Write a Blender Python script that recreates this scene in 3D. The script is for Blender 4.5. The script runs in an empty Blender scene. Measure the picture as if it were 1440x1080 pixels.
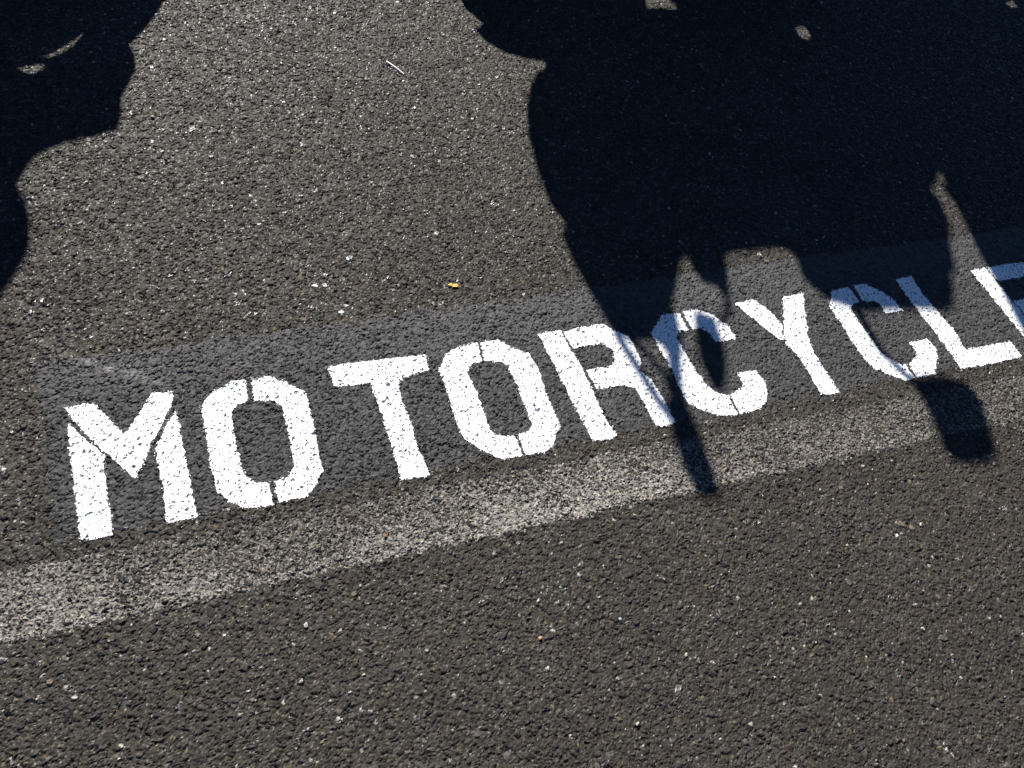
import bpy, bmesh, math, random
import numpy as np
from mathutils import Matrix, Vector

SC = bpy.context.scene
COL = SC.collection
# ------------------------------------------------------------------ camera
cam_d = bpy.data.cameras.new("camera")
cam = bpy.data.objects.new("camera", cam_d)
COL.objects.link(cam)
cam_d.sensor_width = 36.0
cam_d.lens = 36.0 * 1469.75 / 1440.0
cam_d.clip_start = 0.02
cam_d.clip_end = 2000.0
Rm = Matrix(((0.92776692, 0.15746904, -0.33830763),
             (-0.33061694, 0.76726316, -0.54954498),
             (0.17303466, 0.62169989, 0.76390331)))
cam.matrix_world = Matrix.Translation((0.09947, -0.83906, 1.36358)) @ Rm.to_4x4()
SC.camera = cam

# ------------------------------------------------------------------ light
ELEV = math.radians(35.0)
TE = math.tan(ELEV)
world = bpy.data.worlds.new("World")
SC.world = world
world.use_nodes = True
wn = world.node_tree
bg = wn.nodes["Background"]
sky = wn.nodes.new("ShaderNodeTexSky")
sky.sky_type = 'NISHITA'
sky.sun_disc = False
sky.sun_elevation = ELEV
sky.sun_rotation = 0.0
sky.altitude = 2500.0
sky.air_density = 0.82
sky.dust_density = 0.0
sky.ozone_density = 6.0
wn.links.new(sky.outputs[0], bg.inputs[0])
bg.inputs[1].default_value = 0.05
sun_d = bpy.data.lights.new("sun", 'SUN')
sun_d.energy = 5.0
sun_d.angle = math.radians(0.53)
sun_d.color = (1.0, 0.965, 0.91)
sun = bpy.data.objects.new("sun", sun_d)
sun.rotation_euler = (-(math.pi / 2 - ELEV), 0, 0)
sun.location = (0, 8, 6)
COL.objects.link(sun)
SC.view_settings.view_transform = 'Standard'
SC.view_settings.look = 'None'
SC.view_settings.gamma = 1.0
SC.view_settings.exposure = 1.1
SC.render.film_transparent = False

random.seed(7)

# ------------------------------------------------------------------ helpers
def tag(o, label=None, cat=None, group=None, kind=None):
    if label: o["label"] = label
    if cat: o["category"] = cat
    if group: o["group"] = group
    if kind: o["kind"] = kind
    return o

def empty(name, loc=(0, 0, 0)):
    o = bpy.data.objects.new(name, None)
    o.location = loc
    o.empty_display_size = 0.1
    COL.objects.link(o)
    return o

def link_mesh(name, me, mat, parent=None):
    if mat: me.materials.append(mat)
    o = bpy.data.objects.new(name, me)
    COL.objects.link(o)
    if parent:
        o.parent = parent
        o.matrix_parent_inverse = Matrix.Translation(-Vector(parent.location))
    return o

def from_bm(name, bm, mat, parent=None, smooth=False):
    bmesh.ops.recalc_face_normals(bm, faces=bm.faces)
    me = bpy.data.meshes.new(name)
    bm.to_mesh(me); bm.free()
    if smooth:
        for p in me.polygons: p.use_smooth = True
    return link_mesh(name, me, mat, parent)

def principled(name, col, rough=0.5, metal=0.0, noise=None, spec=0.5, coat=0.0, bump=None):
    m = bpy.data.materials.new(name)
    m.use_nodes = True
    nt = m.node_tree
    b = nt.nodes["Principled BSDF"]
    b.inputs["Base Color"].default_value = (*col, 1)
    b.inputs["Roughness"].default_value = rough
    b.inputs["Metallic"].default_value = metal
    b.inputs["Specular IOR Level"].default_value = spec
    b.inputs["Coat Weight"].default_value = coat
    tc = nt.nodes.new("ShaderNodeTexCoord")
    if noise:
        sc, amt = noise
        n = nt.nodes.new("ShaderNodeTexNoise"); n.inputs["Scale"].default_value = sc
        n.inputs["Detail"].default_value = 6
        mr = nt.nodes.new("ShaderNodeMapRange")
        mr.inputs[1].default_value = 0.25; mr.inputs[2].default_value = 0.75
        mr.inputs[3].default_value = 1 - amt; mr.inputs[4].default_value = 1 + amt
        mx = nt.nodes.new("ShaderNodeVectorMath"); mx.operation = 'SCALE'
        mx.inputs[0].default_value = col
        nt.links.new(tc.outputs["Object"], n.inputs["Vector"])
        nt.links.new(n.outputs["Fac"], mr.inputs[0])
        nt.links.new(mr.outputs[0], mx.inputs["Scale"])
        nt.links.new(mx.outputs[0], b.inputs["Base Color"])
    if bump:
        n2 = nt.nodes.new("ShaderNodeTexNoise"); n2.inputs["Scale"].default_value = bump[0]
        n2.inputs["Detail"].default_value = 4
        bp = nt.nodes.new("ShaderNodeBump"); bp.inputs["Distance"].default_value = bump[1]
        nt.links.new(tc.outputs["Object"], n2.inputs["Vector"])
        nt.links.new(n2.outputs["Fac"], bp.inputs["Height"])
        nt.links.new(bp.outputs[0], b.inputs["Normal"])
    return m

# ------------------------------------------------------------------ asphalt heightfield (numpy)
F = np.float32
def hsh(i, j, k):
    h = (i.astype(np.uint32) * np.uint32(374761393) + j.astype(np.uint32) * np.uint32(668265263)
         + np.uint32((k * 2246822519) & 0xffffffff))
    h = (h ^ (h >> np.uint32(13))) * np.uint32(1274126177)
    h = (h ^ (h >> np.uint32(16))) * np.uint32(2246822519)
    h = h ^ (h >> np.uint32(15))
    return (h & np.uint32(0xffffff)).astype(F) / F(16777216.0)

def vnoise(x, y, s, k):
    x = x / s; y = y / s
    i = np.floor(x); j = np.floor(y)
    u = (x - i).astype(F); v = (y - j).astype(F)
    u = u * u * (3 - 2 * u); v = v * v * (3 - 2 * v)
    i = i.astype(np.int64); j = j.astype(np.int64)
    a = hsh(i, j, k); b = hsh(i + 1, j, k); c = hsh(i, j + 1, k); d = hsh(i + 1, j + 1, k)
    return (a * (1 - u) + b * u) * (1 - v) + (c * (1 - u) + d * u) * v

def fbm(x, y, s, k, n=3):
    t = 0; w = 0; a = 1.0
    for q in range(n):
        t = t + a * vnoise(x, y, s / 2 ** q, k + q); w += a; a *= 0.5
    return t / w

def worley(x, y, s, k):
    x = (x / s); y = (y / s)
    ci = np.floor(x).astype(np.int64); cj = np.floor(y).astype(np.int64)
    fx = (x - ci).astype(F); fy = (y - cj).astype(F)
    d1 = np.full(x.shape, 9, F); d2 = d1.copy()
    gi = np.zeros(x.shape, np.int64); gj = gi.copy()
    ox = np.zeros(x.shape, F); oy = ox.copy()
    for di in (-1, 0, 1):
        for dj in (-1, 0, 1):
            jx = hsh(ci + di, cj + dj, k) * F(0.9) + di - fx
            jy = hsh(ci + di, cj + dj, k + 1) * F(0.9) + dj - fy
            d = np.sqrt(jx * jx + jy * jy)
            m = d < d1
            d2 = np.where(m, d1, np.minimum(d2, d))
            gi = np.where(m, ci + di, gi); gj = np.where(m, cj + dj, gj)
            ox = np.where(m, -jx, ox); oy = np.where(m, -jy, oy)
            d1 = np.where(m, d, d1)
    return d1, d2 - d1, gi, gj, ox, oy

# (cell size, share of cells that hold a chip, mean top, spread of tops, tilt, fall at the edge) in metres
LAYERS = ((0.0125, 0.08, -0.0001, 0.0011, 0.0022, 0.0040, 11),
          (0.0078, 0.36, -0.0005, 0.0016, 0.0022, 0.0038, 31),
          (0.0046, 0.72, -0.0008, 0.0016, 0.0018, 0.0028, 51))
def asphalt(X, Y):
    """height (m), chip random value, chip kind (0 matrix, 1..3) of the asphalt surface"""
    # irregular outlines: warp the lookup
    wx = X + (vnoise(X, Y, 0.004, 201) - 0.5) * 0.0026 + (vnoise(X, Y, 0.011, 203) - .5) * 0.004
    wy = Y + (vnoise(X, Y, 0.004, 202) - 0.5) * 0.0026 + (vnoise(X, Y, 0.011, 204) - .5) * 0.004
    H = (-0.0016 + 0.0036 * (fbm(wx, wy, 0.0062, 5, 3) - 0.5)).astype(F)
    R = vnoise(X, Y, 0.003, 77).astype(F)
    K = np.zeros(X.shape, np.int8)
    for n, (s, p, top, spr, tilt, fall, k) in enumerate(LAYERS):
        d1, e, gi, gj, ox, oy = worley(wx, wy, s, k)
        on = hsh(gi, gj, k + 2) < p
        r = hsh(gi, gj, k + 3)
        h = top + (r - 0.5) * 2 * spr
        h = h + (hsh(gi, gj, k + 4) - 0.5) * 2 * tilt * ox + (hsh(gi, gj, k + 5) - 0.5) * 2 * tilt * oy
        h = h - fall * np.clip(0.34 - e, 0, 1) ** 1.5 / 0.2 - 0.0010 * d1 * d1
        h = np.where(on, h, -1).astype(F)
        m = h > H
        H = np.where(m, h, H)
        R = np.where(m, hsh(gi, gj, k + 6), R)
        K = np.where(m, n + 1, K).astype(np.int8)
    H = H + (0.0010 * (fbm(X, Y, 0.05, 91) - 0.5) + 0.0012 * (fbm(X, Y, 0.3, 95) - 0.5)).astype(F)
    H = H + (0.0011 * (vnoise(X, Y, 0.0025, 97) - 0.5)).astype(F)
    return (H * 0.88).astype(F), R, K

def axis(lo, hi, f, far, g=1.07):
    core = [lo]
    while core[-1] < hi: core.append(core[-1] + f(core[-1]))
    a = []; s = f(lo); q = lo
    while q > -far: s *= g; q -= s; a.append(q)
    b = []; s = f(hi); q = core[-1]
    while q < far: s *= g; q += s; b.append(q)
    return np.array(a[::-1] + core + b), len(a), len(a) + len(core)

XS, ix0, ix1 = axis(-0.75, 3.0, lambda v: 0.0018, 70.0)
YS, iy0, iy1 = axis(-1.05, 1.50, lambda v: 0.0015 + 0.0004 * max(0, v + 0.5), 70.0)
GX, GY = np.meshgrid(XS, YS)
GH, GR, GK = asphalt(GX, GY)
stepx = np.gradient(XS); stepy = np.gradient(YS)
fade = np.clip(1.25 - np.maximum(stepx[None, :], stepy[:, None]) / 0.02, 0, 1)
GH = (GH * fade).astype(F)
CFADE = np.clip(1.5 - np.maximum(stepx[None, :], stepy[:, None]) / 0.006, 0, 1)[..., None]

def grid_faces(keep_v_shape, keep):
    """quads of a (rows, cols) vertex grid; keep = bool (rows-1, cols-1)"""
    nr, nc = keep_v_shape
    r, c = np.nonzero(keep)
    a = r * nc + c
    return np.stack([a, a + 1, a + nc + 1, a + nc], 1)

def np_mesh(name, co, quads, cols=None, compact=True):
    if compact:
        used = np.zeros(len(co), bool); used[quads.ravel()] = True
        remap = np.cumsum(used) - 1
        co = co[used]; quads = remap[quads]
        if cols is not None: cols = cols[used]
    me = bpy.data.meshes.new(name)
    me.vertices.add(len(co)); me.vertices.foreach_set("co", co.astype(F).ravel())
    n = len(quads)
    me.loops.add(n * 4); me.loops.foreach_set("vertex_index", quads.astype(np.int32).ravel())
    me.polygons.add(n)
    me.polygons.foreach_set("loop_start", np.arange(0, n * 4, 4, dtype=np.int32))
    me.polygons.foreach_set("loop_total", np.full(n, 4, np.int32))
    me.update(calc_edges=True)
    me.polygons.foreach_set("use_smooth", np.zeros(n, bool))
    if cols is not None:
        at = me.color_attributes.new("albedo", 'FLOAT_COLOR', 'POINT')
        c4 = np.zeros((len(co), 4), F); c4[:, :cols.shape[1]] = cols
        at.data.foreach_set("color", c4.ravel())
    return me

# what each chip is made of: mostly bitumen-black stone, some grey, brown, tan and a few pale ones
def chip_colours(X, Y, R, K):
    v = 0.018 + 0.0205 * R
    grey = (R > 0.80) & (R < 0.87); v = np.where(grey, 0.062, v)
    r = v * 1.10; g = v * 0.985; b = v * 0.90
    brown = (R > 0.70) & (R < 0.755)
    r = np.where(brown, 0.043, r); g = np.where(brown, 0.032, g); b = np.where(brown, 0.024, b)
    tan = (R > 0.972) & (R <= 0.992)
    r = np.where(tan, 0.11, r); g = np.where(tan, 0.09, g); b = np.where(tan, 0.062, b)
    pale = (R > 0.992) & (K == 3) ; 
    r = np.where(pale, 0.32, r); g = np.where(pale, 0.30, g); b = np.where(pale, 0.26, b)
    mt = K == 0
    r = np.where(mt, 0.030, r); g = np.where(mt, 0.0258, g); b = np.where(mt, 0.0200, b)
    w = 0.82 + 0.36 * fbm(X, Y, 0.12, 301) + 0.7 * (vnoise(X, Y, 0.0027, 303) - 0.5)
    dust = np.clip((vnoise(X, Y, 0.0034, 305) - 0.72) * 4, 0, 1) * np.clip(fbm(X, Y, 0.2, 307) * 2 - 0.4, 0, 1)
    r = r * w + dust * 0.030; g = g * w + dust * 0.025; b = b * w + dust * 0.017
    # fine pale specks: small light grains, plus glints put in as colour
    grain_glint = np.clip((hsh(np.floor(X / 0.0021).astype(np.int64), np.floor(Y / 0.0021).astype(np.int64), 331) - 0.965) * 40, 0, 1) * (0.4 + fbm(X, Y, 0.15, 333))
    r = r + grain_glint * 0.070; g = g + grain_glint * 0.063; b = b + grain_glint * 0.048
    gloss = ((R * 37.0) % 1.0) > 0.93
    return np.stack([r, g, b, gloss.astype(F)], -1)

def mat_attr(name, rough, spec, tint=(1, 1, 1)):
    m = bpy.data.materials.new(name); m.use_nodes = True
    nt = m.node_tree; b = nt.nodes["Principled BSDF"]
    at = nt.nodes.new("ShaderNodeVertexColor"); at.layer_name = "albedo"
    geo = nt.nodes.new("ShaderNodeNewGeometry")
    n = nt.nodes.new("ShaderNodeTexNoise"); n.inputs["Scale"].default_value = 900; n.inputs["Detail"].default_value = 3
    nt.links.new(geo.outputs["Position"], n.inputs["Vector"])
    mr = nt.nodes.new("ShaderNodeMapRange"); mr.inputs[1].default_value = 0.3; mr.inputs[2].default_value = 0.7
    mr.inputs[3].default_value = 0.72; mr.inputs[4].default_value = 1.28
    nt.links.new(n.outputs["Fac"], mr.inputs[0])
    mul = nt.nodes.new("ShaderNodeVectorMath"); mul.operation = 'SCALE'
    nt.links.new(at.outputs["Color"], mul.inputs[0]); nt.links.new(mr.outputs[0], mul.inputs["Scale"])
    nt.links.new(mul.outputs[0], b.inputs["Base Color"])
    mr2 = nt.nodes.new("ShaderNodeMapRange"); mr2.inputs[1].default_value = 0.3; mr2.inputs[2].default_value = 0.7
    mr2.inputs[3].default_value = rough - 0.12; mr2.inputs[4].default_value = rough + 0.12
    nt.links.new(n.outputs["Fac"], mr2.inputs[0]); 
    rl = nt.nodes.new("ShaderNodeMath"); rl.operation = 'MULTIPLY_ADD'; rl.inputs[1].default_value = -0.30
    nt.links.new(at.outputs["Alpha"], rl.inputs[0]); nt.links.new(mr2.outputs[0], rl.inputs[2]); nt.links.new(rl.outputs[0], b.inputs["Roughness"])
    sl = nt.nodes.new("ShaderNodeMath"); sl.operation = 'MULTIPLY_ADD'; sl.inputs[1].default_value = 0.40; sl.inputs[2].default_value = spec
    nt.links.new(at.outputs["Alpha"], sl.inputs[0]); nt.links.new(sl.outputs[0], b.inputs["Specular IOR Level"])
    bp = nt.nodes.new("ShaderNodeBump"); bp.inputs["Distance"].default_value = 0.0006; bp.inputs["Strength"].default_value = 0.7
    nt.links.new(n.outputs["Fac"], bp.inputs["Height"]); nt.links.new(bp.outputs[0], b.inputs["Normal"])
    return m

M_ASPH = mat_attr("asphalt", 0.64, 0.12)
M_PATCH = mat_attr("blackout_paint", 0.6, 0.16)
M_LINE = mat_attr("worn_line_paint", 0.7, 0.2)

co = np.stack([GX, GY, GH], -1).reshape(-1, 3)
keep = np.ones((len(YS) - 1, len(XS) - 1), bool)
gcol = chip_colours(GX, GY, GR, GK)
gcol = gcol * CFADE + np.array([0.034, 0.031, 0.027, 0.0]) * (1 - CFADE)      # single chips blend out where the sheet gets coarse
me = np_mesh("asphalt", co, grid_faces(GX.shape, keep), gcol.reshape(-1, 4), compact=False)
road = link_mesh("asphalt_ground", me, M_ASPH)
tag(road, "coarse dark grey asphalt of the parking area, rough with bare stone chips", kind="structure")

# ------------------------------------------------------------------ paint on the asphalt
def subgrid(x0, x1, y0, y1, n):
    """n times finer grid over the ground's own grid, heights taken from the ground's surface"""
    a = max(np.searchsorted(XS, x0) - 1, 0); b = min(np.searchsorted(XS, x1) + 1, len(XS) - 1)
    c = max(np.searchsorted(YS, y0) - 1, 0); d = min(np.searchsorted(YS, y1) + 1, len(YS) - 1)
    ui = np.arange((b - a) * n + 1) / n; vi = np.arange((d - c) * n + 1) / n
    i0 = np.minimum(ui.astype(int), b - a - 1); fu = ui - i0
    j0 = np.minimum(vi.astype(int), d - c - 1); fv = vi - j0
    x = XS[a + i0] * (1 - fu) + XS[a + i0 + 1] * fu
    y = YS[c + j0] * (1 - fv) + YS[c + j0 + 1] * fv
    Z = GH[c:d + 1, a:b + 1].astype(float)
    def q(A):
        t = A[:, i0] * (1 - fu) + A[:, i0 + 1] * fu
        return t[j0] * (1 - fv)[:, None] + t[j0 + 1] * fv[:, None]
    h = q(Z)
    X, Y = np.meshgrid(x, y)
    return X, Y, h

def inside(poly, X, Y):
    r = np.zeros(X.shape, bool)
    n = len(poly)
    for i in range(n):
        x1, y1 = poly[i]; x2, y2 = poly[(i + 1) % n]
        c = (y1 > Y) != (y2 > Y)
        xi = (x2 - x1) * (Y - y1) / ((y2 - y1) if y2 != y1 else 1e-9) + x1
        r ^= c & (X < xi)
    return r

def cell(A):
    return (A[:-1, :-1] + A[1:, :-1] + A[:-1, 1:] + A[1:, 1:]) / 4

def blur(A, n):
    for _ in range(n):
        P = np.pad(A, 1, mode='edge')
        A = (P[:-2, 1:-1] + P[2:, 1:-1] + P[1:-1, :-2] + P[1:-1, 2:] + 2 * A) / 6
    return A

# dark rectangle of older paint that the word was sprayed on
X, Y, h = subgrid(-0.05, 2.8, -0.03, 0.36, 1)
cx, cy, ch = cell(X), cell(Y), cell(h)
e = np.minimum(np.minimum(cx + 0.034, 2.75 - cx), np.minimum(cy - 0.004, 0.333 - cy))
e = e + 0.012 * (fbm(cx, cy, 0.02, 401) - 0.5) + 0.010 * (vnoise(cx, cy, 0.004, 405) - 0.5)
keep = (e > 0) & (ch > -0.0036)
hb = h + 0.0003
vv = 0.027 + 0.009 * fbm(X, Y, 0.05, 411) + 0.011 * np.clip((Y - 0.225 + 0.05 * (fbm(X, Y, 0.06, 415) - .5)) / 0.06, 0, 1) + 0.009 * np.clip((X - 0.35) / 0.6, 0, 1) + 0.022 * (vnoise(X, Y, 0.004, 413) - 0.5) + 0.03 * (vnoise(X, Y, 0.0024, 417) - 0.5)
scuff = np.exp(-(((X - 0.07) / 0.06) ** 2 + ((Y - 0.312 + (X - 0.07) * 0.7) / 0.018) ** 2)) * np.clip(fbm(X, Y, 0.006, 421) * 4 - 1.8, 0, 1)
vv = vv + 0.14 * scuff
cols = np.stack([vv * 1.02, vv * 1.0, vv * 0.985], -1)
me = np_mesh("dark_paint_patch", np.stack([X, Y, hb], -1).reshape(-1, 3), grid_faces(X.shape, keep), cols.reshape(-1, 3))
tag(link_mesh("dark_paint_patch", me, M_PATCH), "long grey blackout paint band on the asphalt under the white stencilled word", "paint patch")

# worn old stall line
X, Y, h = subgrid(-0.5, 2.84, -0.15, -0.005, 2)
cx, cy, ch = cell(X), cell(Y), cell(h)
low = cell(blur(h, 5)) - ch                       # >0 in the crevices
edge = np.minimum(cy + 0.132, -0.026 - cy - 0.006 * cx) + 0.010 * (fbm(cx, cy, 0.02, 501) - 0.5)
yy = np.clip((cy + 0.132) / 0.10, 0, 1)              # 0 at the lower edge, 1 at the upper
wear = 0.30 * fbm(cx, cy, 0.05, 511) + 0.40 * vnoise(cx, cy, 0.0036, 515) + 0.60 * vnoise(cx, cy, 0.0017, 517)
dens = 0.31 + 0.10 * np.clip(1 - np.abs(cx - 0.6) / 0.4, 0, 1) + 0.08 * np.clip(1 - np.abs(cx + 0.12) / 0.2, 0, 1) - 0.09 * yy ** 1.5 - 0.05 * np.clip(cx - 0.9, 0, .8)
keep = (edge + 0.010 * (vnoise(cx, cy, 0.004, 521) - 0.5) > 0) & (wear + dens + low * 190 > 0.94) & (ch > -0.0034)
vv = 0.10 + 0.055 * fbm(X, Y, 0.006, 531) + 0.20 * np.clip(vnoise(X, Y, 0.0024, 533) * 2 - 1, 0, 1)
vv = vv * (0.88 + 0.45 * np.clip(1 - np.abs(X - 0.72) / 0.42, 0, 1) + 0.22 * np.clip(1 - np.abs(X + 0.10) / 0.30, 0, 1)) * (1.1 - 0.28 * np.clip((Y + 0.132) / 0.10, 0, 1))
cols = np.stack([vv, vv * 0.91, vv * 0.80], -1)
me = np_mesh("worn_white_line", np.stack([X, Y, h + 0.0003], -1).reshape(-1, 3), grid_faces(X.shape, keep), cols.reshape(-1, 3))
tag(link_mesh("worn_white_line", me, M_LINE), "worn dirty white stall line on the asphalt just below the stencilled word", "painted line")

# the stencilled word
LETTERS = {
'M': [[(11, 2088), (141, 1864), (450, 1395), (422, 1045), (420, 499), (416, -18), (0, 5), (-9, 974), (-4, 1664)], [(-14, 2378), (415, 2396), (530, 2184), (782, 1692), (1054, 2072), (1277, 2420), (1595, 2379), (1579, 2222), (1423, 1937), (1146, 1454), (833, 874), (638, 1191), (352, 1630), (156, 2024)], [(1577, 2017), (1587, 1493), (1586, 692), (1587, 15), (1168, 13), (1188, 527), (1188, 957), (1182, 1334), (1263, 1496)]] ,
'O': [[(2728, 2388), (2520, 2405), (2193, 2240), (1968, 2030), (1946, 1414), (1927, 877), (1931, 388), (2112, 141), (2325, -15), (2670, -34), (2697, 361), (2512, 413), (2380, 553), (2349, 960), (2360, 1416), (2390, 1787), (2509, 1931), (2686, 1966)], [(2823, 2408), (3087, 2390), (3324, 2231), (3610, 1946), (3599, 1385), (3547, 830), (3540, 398), (3354, 152), (3175, -2), (2764, -5), (2795, 369), (2995, 411), (3128, 559), (3159, 1009), (3173, 1428), (3187, 1763), (3066, 1911), (2781, 1956)]] ,
'T': [[(4079, 2411), (4836, 2391), (5763, 2342), (5713, 2004), (5222, 1920), (5129, 1810), (5092, 1461), (5118, 1058), (5085, 535), (5128, -47), (4669, -32), (4691, 389), (4691, 812), (4704, 1294), (4698, 1644), (4673, 1929), (4095, 1981)]] ,
'O2': [[(6731, 2428), (6408, 2407), (6106, 2275), (5896, 1968), (5890, 1447), (5843, 902), (5878, 503), (6109, 212), (6355, -24), (6697, -25), (6722, 391), (6508, 414), (6346, 547), (6355, 943), (6380, 1397), (6349, 1823), (6487, 1983), (6692, 2023)], [(6789, 2417), (7120, 2420), (7346, 2169), (7561, 2016), (7614, 1676), (7551, 1154), (7545, 791), (7546, 435), (7260, 52), (7100, -33), (6759, -15), (6778, 394), (6970, 411), (7072, 513), (7099, 937), (7115, 1402), (7093, 1835), (6996, 1935), (6733, 2015)]] ,
'R': [[(7891, 2414), (8326, 2423), (8373, 1801), (8402, 1192), (8368, 565), (8422, 19), (8312, -32), (7982, -9), (7957, 499), (7944, 1020), (7924, 1779)], [(8369, 2385), (9179, 2420), (9348, 2221), (9543, 2044), (9561, 1780), (9529, 1404), (9401, 1262), (9545, 1006), (9578, 654), (9582, 52), (9242, -10), (9179, 243), (9191, 614), (9162, 901), (8979, 1000), (8482, 1009), (8449, 1446), (8940, 1438), (9088, 1618), (9123, 1823), (8962, 1991), (8408, 1971)]] ,
'C': [[(10775, 2394), (10398, 2418), (10015, 2033), (10002, 1565), (10020, 1138), (9987, 690), (9984, 388), (10196, 164), (10470, -6), (10768, -46), (10811, 388), (10642, 473), (10518, 663), (10468, 1006), (10440, 1479), (10440, 1828), (10533, 1943), (10747, 1974)], [(10852, 2412), (11163, 2415), (11420, 2229), (11587, 1946), (11601, 1583), (11173, 1590), (11140, 1827), (11034, 1960), (10850, 1981)], [(11229, 818), (11605, 810), (11642, 599), (11614, 354), (11465, 137), (11275, -5), (10827, -30), (10859, 395), (11204, 521)]] ,
'Y': [[(13097, 2404), (13567, 2417), (13341, 1921), (13056, 1326), (12993, 979), (12975, 543), (12987, 7), (12583, 19), (12623, 485), (12624, 963), (12540, 1268), (12569, 1397)], [(12013, 2423), (12426, 2443), (12615, 2158), (12700, 1714), (12525, 1374), (12447, 1421), (12333, 1646), (12167, 1998)]] ,
'C2': [[(14653, 2388), (14263, 2372), (13950, 2010), (13953, 1619), (13928, 1136), (13922, 730), (14003, 372), (14470, -20), (14685, 1), (14710, 318), (14527, 409), (14373, 686), (14359, 1123), (14362, 1733), (14424, 1914), (14577, 1973), (14661, 1982)], [(14788, 2414), (15084, 2397), (15346, 2116), (15443, 1925), (15491, 1598), (15071, 1593), (15081, 1843), (15006, 1930), (14748, 1976)], [(15117, 815), (15557, 823), (15603, 605), (15526, 391), (15167, 13), (14756, 0), (14773, 324), (15063, 482), (15116, 654)]] ,
'L': [[(15844, 2396), (16252, 2428), (16214, 1936), (16239, 1387), (16294, 895), (16216, 416), (17363, 405), (17366, 14), (16654, -15), (15810, 9), (15834, 560), (15842, 1075), (15812, 1612), (15810, 2008)]] ,
'E': [[(17760, 2345), (18160, 2345), (18160, 5), (17760, 5)], [(18200, 2345), (19280, 2345), (19280, 1950), (18200, 1950)], [(18200, 1370), (18950, 1370), (18950, 1000), (18200, 1000)], [(18200, 400), (19300, 400), (19300, 5), (18200, 5)]] ,
}
M_WHITE = principled("white_road_paint", (0.84, 0.84, 0.83), 0.55, noise=(60, 0.03), spec=0.4, bump=(700, 0.0003))
word = empty("stencilled_word", (0, 0, 0))
tag(word, "fresh white stencilled word MOTORCYCLE sprayed on the dark paint band", "lettering")
for ch_name, polys in LETTERS.items():
    polys = [[(px / 10000.0, py / 10000.0) for px, py in p] for p in polys]
    xs = [q[0] for p in polys for q in p]; ys = [q[1] for p in polys for q in p]
    X, Y, h = subgrid(min(xs) - .008, max(xs) + .008, min(ys) - .008, max(ys) + .008, 2)
    cx, cy, ch = cell(X), cell(Y), cell(h)
    jx = cx + 0.0030 * (vnoise(cx, cy, 0.006, 601) - 0.5) + 0.0022 * (vnoise(cx, cy, 0.0022, 603) - 0.5)
    jy = cy + 0.0030 * (vnoise(cx, cy, 0.006, 605) - 0.5) + 0.0022 * (vnoise(cx, cy, 0.0022, 607) - 0.5)
    ins = np.zeros(cx.shape, bool)
    for p in polys: ins |= inside(p, jx, jy)
    thin = fbm(cx, cy, 0.035, 611)
    n1, n2, n3 = vnoise(cx, cy, 0.0015, 621), vnoise(cx, cy, 0.0015, 623), vnoise(cx, cy, 0.0019, 625)
    rag = np.zeros(cx.shape, bool)
    for p in polys: rag |= inside(p, jx + (n1 - .5) * 0.008, jy + (n2 - .5) * 0.008)
    ins = (ins & (rag | (n3 > 0.25))) | (rag & (n3 > 0.62))      # soft sprayed edge
    sm = blur(h, 14)
    pit = ch - cell(sm) < -0.0018 - 0.0011 * thin               # deep gaps between chips stay unpainted
    pit |= (vnoise(cx, cy, 0.0055, 631) > 0.90) & (ch - cell(sm) < -0.0002)
    keep = ins & ~pit
    hb = np.maximum(sm * 0.85 + h * 0.15 + 0.0005, h + 0.0003)
    me = np_mesh("letter", np.stack([X, Y, hb], -1).reshape(-1, 3), grid_faces(X.shape, keep))
    o = link_mesh("letter", me, M_WHITE, word)
    o["label"] = "white stencilled letter " + ch_name[0]

def ground_z(x, y):
    i = min(np.searchsorted(XS, x), len(XS) - 3); j = min(np.searchsorted(YS, y), len(YS) - 3)
    return float(GH[j - 2:j + 3, i - 2:i + 3].max())

# ------------------------------------------------------------------ small things lying on the asphalt
def chip(name, x, y, s, col, label, cat, group=None, flat=0.55, seed=0):
    rnd = random.Random(seed)
    bm = bmesh.new()
    bmesh.ops.create_icosphere(bm, subdivisions=3, radius=1.25)
    ax = (1 + rnd.uniform(-.25, .3), 1 + rnd.uniform(-.3, .1), flat)
    planes = [Vector((rnd.gauss(0, 1), rnd.gauss(0, 1), rnd.gauss(0, 1))).normalized() for _ in range(14)]
    for v in bm.verts:
        for p in planes:
            d = v.co.dot(p)
            if d > 0.62: v.co -= p * (d - 0.62)
        v.co = Vector((v.co.x * ax[0], v.co.y * ax[1], v.co.z * ax[2])) * s
    a = rnd.uniform(0, 3)
    bmesh.ops.rotate(bm, verts=bm.verts, cent=(0, 0, 0), matrix=Matrix.Rotation(a, 3, 'Z'))
    z = ground_z(x, y) + s * flat * 0.25
    bmesh.ops.translate(bm, verts=bm.verts, vec=(x, y, z))
    m = principled(name, tuple(c * 0.62 for c in col), 0.7, noise=(500, 0.3), spec=0.2, bump=(900, 0.0005))
    o = from_bm(name, bm, m)
    tag(o, label, cat, group)
    return o

def flake(name, x, y, pts, col, label, cat, group=None, thick=0.0008, curl=0.0015):
    """thin irregular flake with thickness lying on the chips"""
    bm = bmesh.new()
    z = ground_z(x, y) + 0.0004
    top = [bm.verts.new((x + px, y + py, z + thick + curl * abs(math.sin(7 * k + 1)))) for k, (px, py) in enumerate(pts)]
    bot = [bm.verts.new((v.co.x, v.co.y, v.co.z - thick)) for v in top]
    ct = bm.verts.new((x, y, z + thick * 1.4)); cb = bm.verts.new((x, y, z))
    n = len(pts)
    for k in range(n):
        l = (k + 1) % n
        bm.faces.new((top[k], top[l], ct)); bm.faces.new((bot[l], bot[k], cb))
        bm.faces.new((top[k], bot[k], bot[l], top[l]))
    o = from_bm(name, bm, principled(name, col, 0.6, noise=(300, 0.15)))
    tag(o, label, cat, group)
    return o

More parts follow.
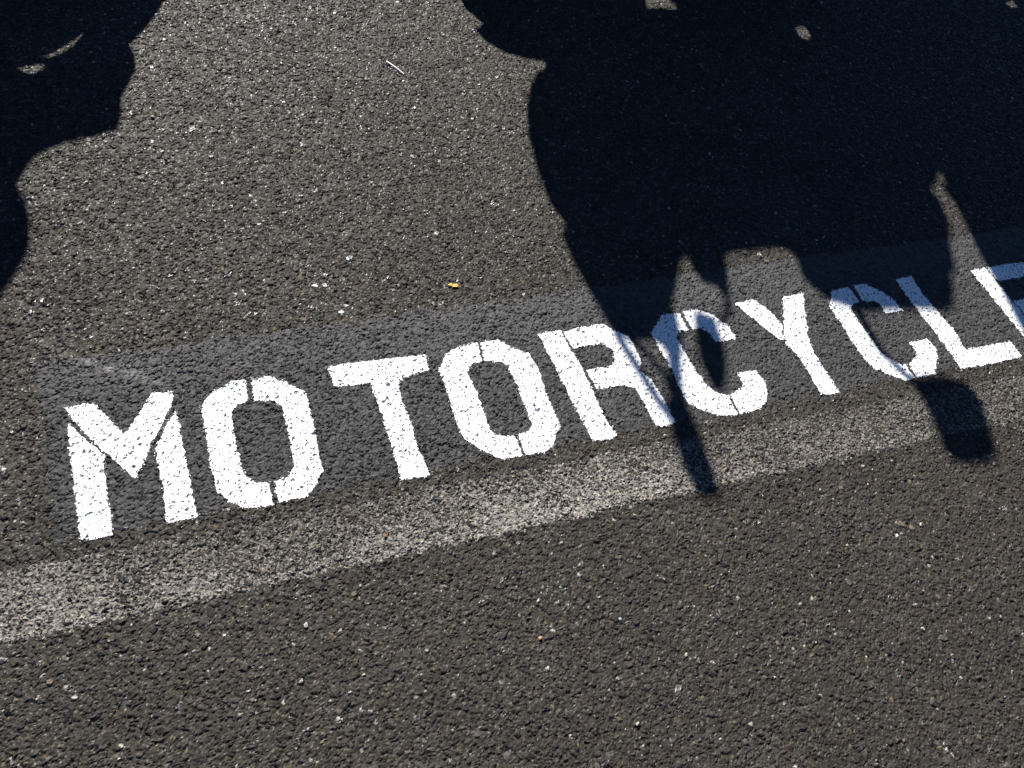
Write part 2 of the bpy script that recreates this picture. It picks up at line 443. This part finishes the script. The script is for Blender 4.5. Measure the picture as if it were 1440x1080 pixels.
def blob_pts(r, n, seed, sx=1.0, sy=1.0):
    rnd = random.Random(seed)
    return [(r * sx * rnd.uniform(.6, 1.15) * math.cos(2 * math.pi * k / n), r * sy * rnd.uniform(.6, 1.15) * math.sin(2 * math.pi * k / n)) for k in range(n)]

# pale dry stalk
bm = bmesh.new()
p0 = Vector((0.732, 1.059, ground_z(0.732, 1.059) + 0.0014)); p1 = Vector((0.758, 1.010, ground_z(0.758, 1.010) + 0.0010))
rings = []
for k in range(7):
    t = k / 6; c = p0.lerp(p1, t) + Vector((0.0008 * math.sin(3 * t), 0, 0.0012 * math.sin(math.pi * t)))
    rr = 0.0021 * (1 - 0.35 * t)
    rings.append([bm.verts.new(c + Vector((rr * math.cos(a), 0.3 * rr * math.cos(a), rr * math.sin(a)))) for a in [2 * math.pi * q / 8 for q in range(8)]])
for k in range(6):
    for q in range(8): bm.faces.new((rings[k][q], rings[k][(q + 1) % 8], rings[k + 1][(q + 1) % 8], rings[k + 1][q]))
bm.faces.new(rings[0][::-1]); bm.faces.new(rings[-1])
tag(from_bm("dry_stalk", bm, principled("stalk", (0.85, 0.80, 0.80), 0.5, noise=(200, .1))), "thin straight pale dry stalk lying alone on the bare asphalt", "stalk")

lf = empty("yellow_leaf_scrap", (0.674, 0.381, 0))
tag(lf, "small torn yellow leaf scrap on the asphalt above the dark paint band", "leaf scrap")
for nm, dx, dy, r, sd in (("leaf_blade", 0.0022, -0.0008, 0.0056, 3), ("leaf_tip", -0.0062, 0.0028, 0.0034, 5)):
    o = flake(nm, 0.674 + dx, 0.381 + dy, blob_pts(r, 9, sd, 1.25, 0.9), (0.66, 0.38, 0.05), None, None)
    o.parent = lf; o.matrix_parent_inverse = Matrix.Translation((-0.674, -0.381, 0))

spots = [(0.505, 0.482, .0050, "largest white paint spatter of the loose group above the dark band"),
         (0.429, 0.426, .0045, "white paint spatter at the left end of the pair beside the dark band"),
         (0.446, 0.423, .0050, "white paint spatter at the right end of the pair beside the dark band"),
         (0.459, 0.356, .0052, "white paint spatter lying lowest, right at the dark band's top edge"),
         (0.470, 0.368, .0036, "short white paint spatter just right of the lowest one"),
         (0.453, 0.448, .0026, "tiny white paint spatter above the pair")]
M_SPAT = principled("paint_spatter", (0.45, 0.47, 0.47), 0.5, noise=(400, .1))
for k, (x, y, r, lab) in enumerate(spots):
    X, Y, h = subgrid(x - 0.012, x + 0.012, y - 0.010, y + 0.010, 3)
    cx, cy, ch = cell(X), cell(Y), cell(h)
    rr = np.hypot(cx - x, (cy - y) * 1.3) + 0.007 * (fbm(cx, cy, 0.005, 700 + k) - 0.5)
    keep = (rr < r * 1.15) & (ch > -0.0018) & (vnoise(cx, cy, 0.0016, 760 + k) > 0.3)
    if not keep.any(): keep = rr < r
    me = np_mesh("paint_spatter", np.stack([X, Y, h + 0.0006], -1).reshape(-1, 3), grid_faces(X.shape, keep))
    tag(link_mesh("paint_spatter", me, M_SPAT), lab, "paint spatter", "white paint spatters near the dark band")

CH = [(0.586, -0.309, .0040, (0.55, 0.36, 0.19), "small tan orange stone chip beside a dark one, below the worn line"),
      (0.673, -0.464, .0038, (0.62, 0.56, 0.47), "pale round stone chip nearest the lower edge of the picture"),
      (0.713, -0.312, .0036, (0.55, 0.57, 0.58), "light grey stone chip right of the tan one"),
      (0.787, -0.390, .0034, (0.50, 0.48, 0.38), "dull cream stone chip in the lower right stretch of asphalt"),
      (0.443, 0.527, .0040, (0.66, 0.64, 0.60), "pale stone chip farthest up the asphalt above the paint spatters"),
      (0.222, 0.925, .0042, (0.50, 0.46, 0.30), "yellowish stone chip just right of the left shadow's step"),
      (0.43, 1.24, .0036, (0.72, 0.70, 0.68), "bright white chip at the top of the sunlit asphalt"),
      (0.416, -0.094, .0042, (0.50, 0.33, 0.17), "rusty brown stone chip in the worn white line"),
      (1.179, -0.45, .0036, (0.62, 0.58, 0.5), "pale chip in the lower right corner of the asphalt"),
      (0.271, -0.205, .0036, (0.6, 0.6, 0.55), "light chip just below the worn line, left half")]
for k, (x, y, s, c, lab) in enumerate(CH):
    chip("stone_chip", x, y, s, c, lab, "stone chip", "pale stone chips on the asphalt", seed=k + 3)

# ------------------------------------------------------------------ motorcycles parked beyond the word (their shadows fall on it)
M_BLACK = principled("black_paint", (0.02, 0.02, 0.022), 0.25, coat=0.6, noise=(8, .1))
M_RED = principled("dark_red_paint", (0.18, 0.02, 0.02), 0.25, coat=0.8, noise=(8, .1))
M_BLUE = principled("dark_blue_paint", (0.02, 0.04, 0.14), 0.25, coat=0.8, noise=(8, .1))
M_SILV = principled("grey_paint", (0.16, 0.17, 0.18), 0.3, 0.5, coat=0.6, noise=(8, .1))
M_RUB = principled("rubber", (0.018, 0.018, 0.018), 0.8, noise=(40, .2))
M_MET = principled("metal", (0.32, 0.32, 0.33), 0.35, 1.0, noise=(30, .1))
M_SEAT = principled("seat_vinyl", (0.03, 0.03, 0.03), 0.6, noise=(60, .15))
M_LENS = principled("clear_lens", (0.6, 0.62, 0.65), 0.1, 0.2)
M_REDL = principled("red_lens", (0.4, 0.01, 0.01), 0.2)
M_MIR = principled("mirror_glass", (0.7, 0.7, 0.72), 0.05, 1.0)

def shell(name, pts, yb, layers, mat, parent, cen=None):
    """thick rounded body: outline in x/z at plane yb, lofted in y; layers = (dy, scale)"""
    bm = bmesh.new()
    n = len(pts)
    if cen is None:
        cen = (sum(p[0] for p in pts) / n, sum(p[1] for p in pts) / n)
    R = []
    for dy, s in layers:
        R.append([bm.verts.new((cen[0] + (x - cen[0]) * s, yb + dy, cen[1] + (z - cen[1]) * s)) for x, z in pts])
    for a, b in zip(R, R[1:]):
        for k in range(n):
            l = (k + 1) % n
            bm.faces.new((a[k], a[l], b[l], b[k]))
    bm.faces.new(R[0][::-1]); bm.faces.new(R[-1])
    return from_bm(name, bm, mat, parent)

def g2z(pts, yb):
    """where on plane y = yb the sun ray through a ground point passes"""
    return [(x, (yb - y) * TE) for x, y in pts]

def tube(name, pts, r, mat, parent, seg=10):
    bm = bmesh.new(); rings = []
    pts = [Vector(p) for p in pts]
    for i, p in enumerate(pts):
        d = (pts[min(i + 1, len(pts) - 1)] - pts[max(i - 1, 0)]).normalized()
        u = d.cross(Vector((0.13, 0.31, 1))); u.normalize(); w = d.cross(u)
        rr = r[i] if isinstance(r, (list, tuple)) else r
        rings.append([bm.verts.new(p + (u * math.cos(a) + w * math.sin(a)) * rr) for a in [2 * math.pi * k / seg for k in range(seg)]])
    for a, b in zip(rings, rings[1:]):
        for k in range(seg): bm.faces.new((a[k], a[(k + 1) % seg], b[(k + 1) % seg], b[k]))
    bm.faces.new(rings[0][::-1]); bm.faces.new(rings[-1])
    return from_bm(name, bm, mat, parent, smooth=True)

def ring_x(bm, c, R, prof, seg=40):
    """revolve profile (radial offset, x offset) round the x axis through c"""
    rows = []
    for k in range(seg):
        a = 2 * math.pi * k / seg
        rows.append([bm.verts.new((c[0] + px, c[1] + (R + pr) * math.cos(a), c[2] + (R + pr) * math.sin(a))) for pr, px in prof])
    n = len(prof)
    for k in range(seg):
        A = rows[k]; B = rows[(k + 1) % seg]
        for q in range(n): bm.faces.new((A[q], A[(q + 1) % n], B[(q + 1) % n], B[q]))

def wheel(parent, c, R, w):
    hub = empty("wheel", c); hub.parent = parent; hub.matrix_parent_inverse = Matrix.Translation(-Vector(parent.location))
    bm = bmesh.new()
    prof = [(0.0 + 0.045 * math.sin(t) - 0.045, w * math.cos(t)) for t in [2 * math.pi * k / 12 for k in range(12)]]
    ring_x(bm, c, R, prof)
    t = from_bm("tyre", bm, M_RUB, None, smooth=True); t.parent = hub; t.matrix_parent_inverse = Matrix.Translation(-Vector(c))
    bm = bmesh.new()
    ring_x(bm, c, R - 0.09, [(0, -w * .7), (0.01, -w * .7), (0.01, w * .7), (0, w * .7)])
    ring_x(bm, c, 0.03, [(0, -.05), (0.02, -.05), (0.02, .05), (0, .05)], 16)
    for k in range(5):
        a = 2 * math.pi * k / 5 + 0.3
        d = Vector((0, math.cos(a), math.sin(a))); s = Vector((0, -math.sin(a), math.cos(a)))
        vs = []
        for rad, ww in ((0.045, .022), (R - 0.085, .014)):
            for sx in (-1, 1):
                for q in (-1, 1): vs.append(bm.verts.new(Vector(c) + d * rad + s * ww * q + Vector((sx * .012, 0, 0))))
        for f in ((0, 1, 3, 2), (4, 6, 7, 5), (0, 4, 5, 1), (2, 3, 7, 6), (0, 2, 6, 4), (1, 5, 7, 3)): bm.faces.new([vs[i] for i in f])
    t = from_bm("rim", bm, M_MET, None); t.parent = hub; t.matrix_parent_inverse = Matrix.Translation(-Vector(c))
    return hub

def ell(name, c, r, mat, parent, top=1.0, seg=20):
    bm = bmesh.new()
    bmesh.ops.create_uvsphere(bm, u_segments=seg, v_segments=12, radius=1)
    for v in bm.verts:
        x, y, z = v.co
        f = lambda t: math.copysign(abs(t) ** 0.75, t)
        v.co = Vector((c[0] + f(x) * r[0], c[1] + f(y) * r[1], c[2] + f(z) * r[2]))
    return from_bm(name, bm, mat, parent, smooth=True)

SHELL = ((-0.10, 0.42), (-0.06, 0.70), (-0.02, 0.93), (0.0, 1.0), (0.05, 0.97), (0.12, 0.86))
def motorcycle(cx, yb, outline, mat, label, side=1, cuts=(), bar_z=1.03, half=0.30):
    root = empty("motorcycle", (cx, yb + 0.75, 0))
    tag(root, label, "motorcycle", "motorcycles parked in a row beyond the stencilled word")
    fw = (cx, yb + 0.14, 0.30)
    wheel(root, fw, 0.30, 0.055)
    wheel(root, (cx, yb + 1.56, 0.31), 0.31, 0.08)
    for s in (-1, 1):
        tube("fork_leg", [(cx + s * .085, yb + 0.14, .30), (cx + s * .085, yb + 0.34, .92)], [.028, .022], M_MET, root)
    bm = bmesh.new()
    prof = [(0.0, -.07), (0.012, -.06), (0.02, 0), (0.012, .06), (0.0, .07), (0.012, 0)]
    rows = []
    for k in range(15):
        a = math.radians(20 + 140 * k / 14)
        rows.append([bm.verts.new((cx + px, fw[1] + (0.325 + pr) * math.cos(a), fw[2] + (0.325 + pr) * math.sin(a))) for pr, px in prof])
    for A, B in zip(rows, rows[1:]):
        for q in range(6): bm.faces.new((A[q], A[(q + 1) % 6], B[(q + 1) % 6], B[q]))
    bm.faces.new(rows[0]); bm.faces.new(rows[-1][::-1])
    from_bm("front_fender", bm, mat, root)
    sh = shell("fairing", g2z(outline, yb), yb, SHELL, mat, root, cen=(cx, 0.62))
    bmk = bmesh.new()
    d = Vector((0, math.cos(ELEV), math.sin(ELEV)))
    A = [bmk.verts.new(Vector((x, y, 0)) + d * ((yb - 0.25 - y) / d.y)) for x, y in outline]
    B = [bmk.verts.new(Vector((x, y, 0)) + d * ((yb + 0.25 - y) / d.y)) for x, y in outline]
    n = len(outline)
    for k in range(n): bmk.faces.new((A[k], A[(k + 1) % n], B[(k + 1) % n], B[k]))
    bmk.faces.new(A[::-1]); bmk.faces.new(B)
    trim = from_bm("trim", bmk, None)
    md = sh.modifiers.new("trim", 'BOOLEAN'); md.operation = 'INTERSECT'; md.object = trim; md.solver = 'EXACT'
    if True:
        bmc = bmesh.new()
        d = Vector((0, math.cos(ELEV), math.sin(ELEV)))
        for poly in cuts:
            A = [bmc.verts.new(Vector((x, y, 0)) + d * ((yb - 0.25 - y) / d.y)) for x, y in poly]
            B = [bmc.verts.new(Vector((x, y, 0)) + d * ((yb + 0.25 - y) / d.y)) for x, y in poly]
            n = len(poly)
            for k in range(n): bmc.faces.new((A[k], A[(k + 1) % n], B[(k + 1) % n], B[k]))
            bmc.faces.new(A[::-1]); bmc.faces.new(B)
        cut = from_bm("cutter", bmc, None)
        md = sh.modifiers.new("slot", 'BOOLEAN'); md.operation = 'DIFFERENCE'; md.object = cut; md.solver = 'EXACT'
        bpy.context.view_layer.update()
        ev = sh.evaluated_get(bpy.context.evaluated_depsgraph_get())
        nm = bpy.data.meshes.new_from_object(ev)
        sh.modifiers.clear(); sh.data = nm
        bpy.data.objects.remove(cut); bpy.data.objects.remove(trim)
    ell("headlight", (cx, yb - .085, .74), (.10, .04, .07), M_LENS, root)
    ell("fuel_tank", (cx, yb + .62, .82), (.14, .27, .13), mat, root)
    ell("engine", (cx, yb + .70, .45), (.15, .26, .20), M_MET, root)
    ell("seat", (cx, yb + 1.15, .76), (.13, .34, .06), M_SEAT, root)
    ell("tail", (cx, yb + 1.55, .80), (.10, .26, .07), mat, root)
    ell("tail_light", (cx, yb + 1.80, .79), (.06, .03, .03), M_REDL, root)
    tube("frame", [(cx, yb + .34, .86), (cx, yb + .62, .70), (cx, yb + 1.1, .66), (cx, yb + 1.5, .72)], .03, M_BLACK, root)
    tube("swingarm", [(cx - .07, yb + .95, .38), (cx - .09, yb + 1.56, .31)], .025, M_BLACK, root)
    tube("exhaust", [(cx + .12, yb + .55, .42), (cx + .15, yb + .75, .20), (cx + .15, yb + 1.15, .24), (cx + .16, yb + 1.7, .38)], [.022, .025, .045, .05], M_MET, root)
    tube("side_stand", [(cx - .10, yb + .95, .24), (cx - .26, yb + .88, .005)], .012, M_MET, root)
    tube("handlebar", [(cx - half, yb + .22, bar_z), (cx - .15, yb + .12, bar_z + .01), (cx + .15, yb + .12, bar_z + .01), (cx + half, yb + .22, bar_z)], .012, M_MET, root)
    for s in (-1, 1):
        tube("grip", [(cx + s * (half - .11), yb + .19, bar_z), (cx + s * half, yb + .22, bar_z)], .017, M_RUB, root)
    return root

MIR = ((-0.022, 0.55), (-0.012, 0.88), (0.0, 1.0), (0.012, 0.9), (0.02, 0.6))
ROD = 0.0045
def G(x, y, yb): return (x, yb, (yb - y) * TE)

Y1 = 1.75
out1 = [(0.985, 1.45), (0.979, 1.286), (0.979, 1.253), (1.003, 1.187), (0.975, 1.166), (0.986, 1.119), (1.018, 1.07), (1.068, 1.041), (1.117, 1.025),
        (1.07, 0.994), (1.041, 0.96), (0.999, 0.877), (0.968, 0.783), (0.944, 0.654), (0.938, 0.568), (0.946, 0.508), (0.928, 0.483), (0.923, 0.42),
        (0.925, 0.31), (0.930, 0.216), (0.961, 0.19), (0.997, 0.185), (1.017, 0.145), (1.04, 0.14), (1.058, 0.239), (1.107, 0.309), (1.139, 0.362), (1.16, 0.38), (1.159, 0.329),
        (1.161, 0.305), (1.184, 0.292), (1.191, 0.256), (1.203, 0.267), (1.231, 0.333), (1.24, 0.359), (1.257, 0.371), (1.362, 0.368), (1.42, 0.35),
        (1.50, 0.42), (1.53, 0.60), (1.50, 0.95), (1.46, 1.20), (1.40, 1.45)]
m1 = motorcycle(1.24, Y1, out1, M_BLACK, "black faired motorcycle facing the word, with two upright mirrors, nearest the worn line", bar_z=0.99, half=0.27,
                cuts=([(1.482, 1.30), (1.60, 1.30), (1.534, 1.215), (1.457, 1.226)], [(1.128, 1.292), (1.158, 1.291), (1.144, 1.258), (1.127, 1.268)]))
Mp = [(1.455, 0.002), (1.457, -0.03), (1.452, -0.058), (1.44, -0.104), (1.427, -0.141), (1.429, -0.169), (1.45, -0.186), (1.48, -0.194), (1.507, -0.193), (1.525, -0.182), (1.54, -0.153), (1.557, -0.117), (1.575, -0.075), (1.577, -0.044), (1.568, -0.023), (1.543, -0.008), (1.512, -0.001), (1.479, 0.002)]
Mp = [(x, y - 0.012 * min(1, max(0, -y / 0.15))) for x, y in Mp]
o = shell("mirror", g2z(Mp, Y1), Y1, MIR, M_BLACK, m1)
c = [(1.50 + (x - 1.50) * .8, -.09 + (y + .09) * .8) for x, y in Mp]
gl = shell("mirror_glass", g2z(c, Y1 + .021), Y1 + .021, ((0, 1), (.002, 1)), M_MIR, o)
gl.matrix_parent_inverse = o.matrix_world.inverted() if False else Matrix.Identity(4)
Lp = [(1.017, 0.145), (1.04, 0.14), (1.008, 0.088), (0.997, 0.049), (0.99, -0.043), (0.973, -0.128), (0.967, -0.144), (0.929, -0.136), (0.929, -0.074), (0.943, -0.002), (0.962, 0.056), (0.99, 0.098)]
Lp = [(x, y - (0.012 if y < -0.1 else 0)) for x, y in Lp[2:11]]
shell("mirror", g2z([(0.957 + (x - 0.957) * 1.0, y) for x, y in Lp], Y1), Y1, MIR, M_BLACK, m1)
tube("mirror_stalk", [G(1.06, .25, Y1), G(1.046, .191, Y1), G(1.02, .142, Y1), G(0.985, .06, Y1), G(.97, -.02, Y1)], 0.013, M_BLACK, m1)
tube("lever", [G(.935, .212, Y1), G(.940, .142, Y1), G(.945, .084, Y1), G(.951, .027, Y1)], 0.009, M_MET, m1)
tube("mirror_stalk", [G(1.46, .35, Y1), G(1.451, .178, Y1), G(1.443, .125, Y1), G(1.439, .071, Y1), G(1.45, .032, Y1), G(1.463, -.01, Y1)], 0.009, M_BLACK, m1)
tube("shade_tube", [G(.955, .20, Y1), G(.975, .15, Y1), G(.985, .10, Y1), G(.975, .04, Y1), G(.957, .0, Y1)], 0.006, M_RUB, m1)  # unseen thin loop, added to half-shade the ground between R and C
bl = [(1.123, 0.238), (1.143, 0.216), (1.132, 0.157), (1.105, 0.093), (1.08, 0.055), (1.063, 0.048), (1.061, 0.078), (1.066, 0.127), (1.086, 0.184), (1.106, 0.234)]
shell("fluid_reservoir", g2z(bl, Y1), Y1, MIR, M_BLACK, m1)
tube("reservoir_bracket", [G(1.199, .275, Y1), G(1.179, .23, Y1), G(1.145, .198, Y1)], 0.0055, M_MET, m1)

Y2 = 2.0
out2 = [(1.40, 1.70), (1.42, 0.9), (1.36, 0.50), (1.36, 0.42), (1.395, 0.34), (1.378, 0.281), (1.403, 0.208), (1.467, 0.168), (1.584, 0.154), (1.64, 0.136), (1.669, 0.146), (1.708, 0.2), (1.715, 0.223),
        (1.742, 0.239), (1.781, 0.315), (1.817, 0.365), (1.845, 0.447), (1.841, 0.474), (1.893, 0.520), (1.96, 0.62), (1.96, 1.2), (1.90, 1.70)]
HOLE = [(1.838, 1.112), (1.867, 1.116), (1.866, 1.078), (1.844, 1.055), (1.829, 1.075)]
motorcycle(1.66, Y2, out2, M_RED, "dark red motorcycle with a broad fairing, set back behind the black one", bar_z=1.12, half=0.24, cuts=(HOLE, [(1.482, 1.30), (1.60, 1.30), (1.534, 1.215), (1.457, 1.226)]))

out3 = [(1.80, 1.45), (1.83, 0.62), (1.906, 0.526), (1.888, 0.474), (1.861, 0.377), (1.83, 0.27), (1.815, 0.191), (1.78, 0.051), (1.80, -0.03), (1.90, -0.08), (2.1, -0.1),
        (2.4, -0.05), (2.55, 0.2), (2.65, 0.6), (2.72, 1.0), (2.62, 1.45)]
motorcycle(2.24, Y1, out3, M_SILV, "grey touring motorcycle with the widest fairing, right end of the row", bar_z=1.05, half=0.36,
           cuts=(HOLE, [(2.595, 1.176), (2.63, 1.19), (2.625, 1.155), (2.60, 1.155)]))

right = [(0.12, 1.56), (0.26, 1.46), (0.31, 1.38), (0.301, 1.326), (0.269, 1.26), (0.24, 1.212), (0.208, 1.168), (0.214, 1.13), (0.21, 1.084), (0.190, 1.035), (0.171, 0.992), (0.165, 0.94), (0.153, 0.896), (0.11, 0.880), (0.058, 0.869), (0.02, 0.850), (-0.005, 0.826),
         (-0.034, 0.759), (-0.022, 0.715), (-0.018, 0.663), (-0.024, 0.60), (-0.039, 0.557), (-0.077, 0.486), (-0.13, 0.42), (-0.22, 0.37)]
left = [(-0.66 - x, y) for x, y in reversed(right)]
motorcycle(-0.33, Y1, right + left, M_BLUE, "dark blue motorcycle with handguards, left end of the row, apart from the others", bar_z=0.78, half=0.26,
           cuts=([(0.037, 1.138), (0.074, 1.164), (0.103, 1.194), (0.124, 1.215), (0.095, 1.172), (0.066, 1.145)],
                 [(-0.011, 1.107), (0.038, 1.117), (0.039, 1.109), (0.019, 1.085), (-0.001, 1.097)]))
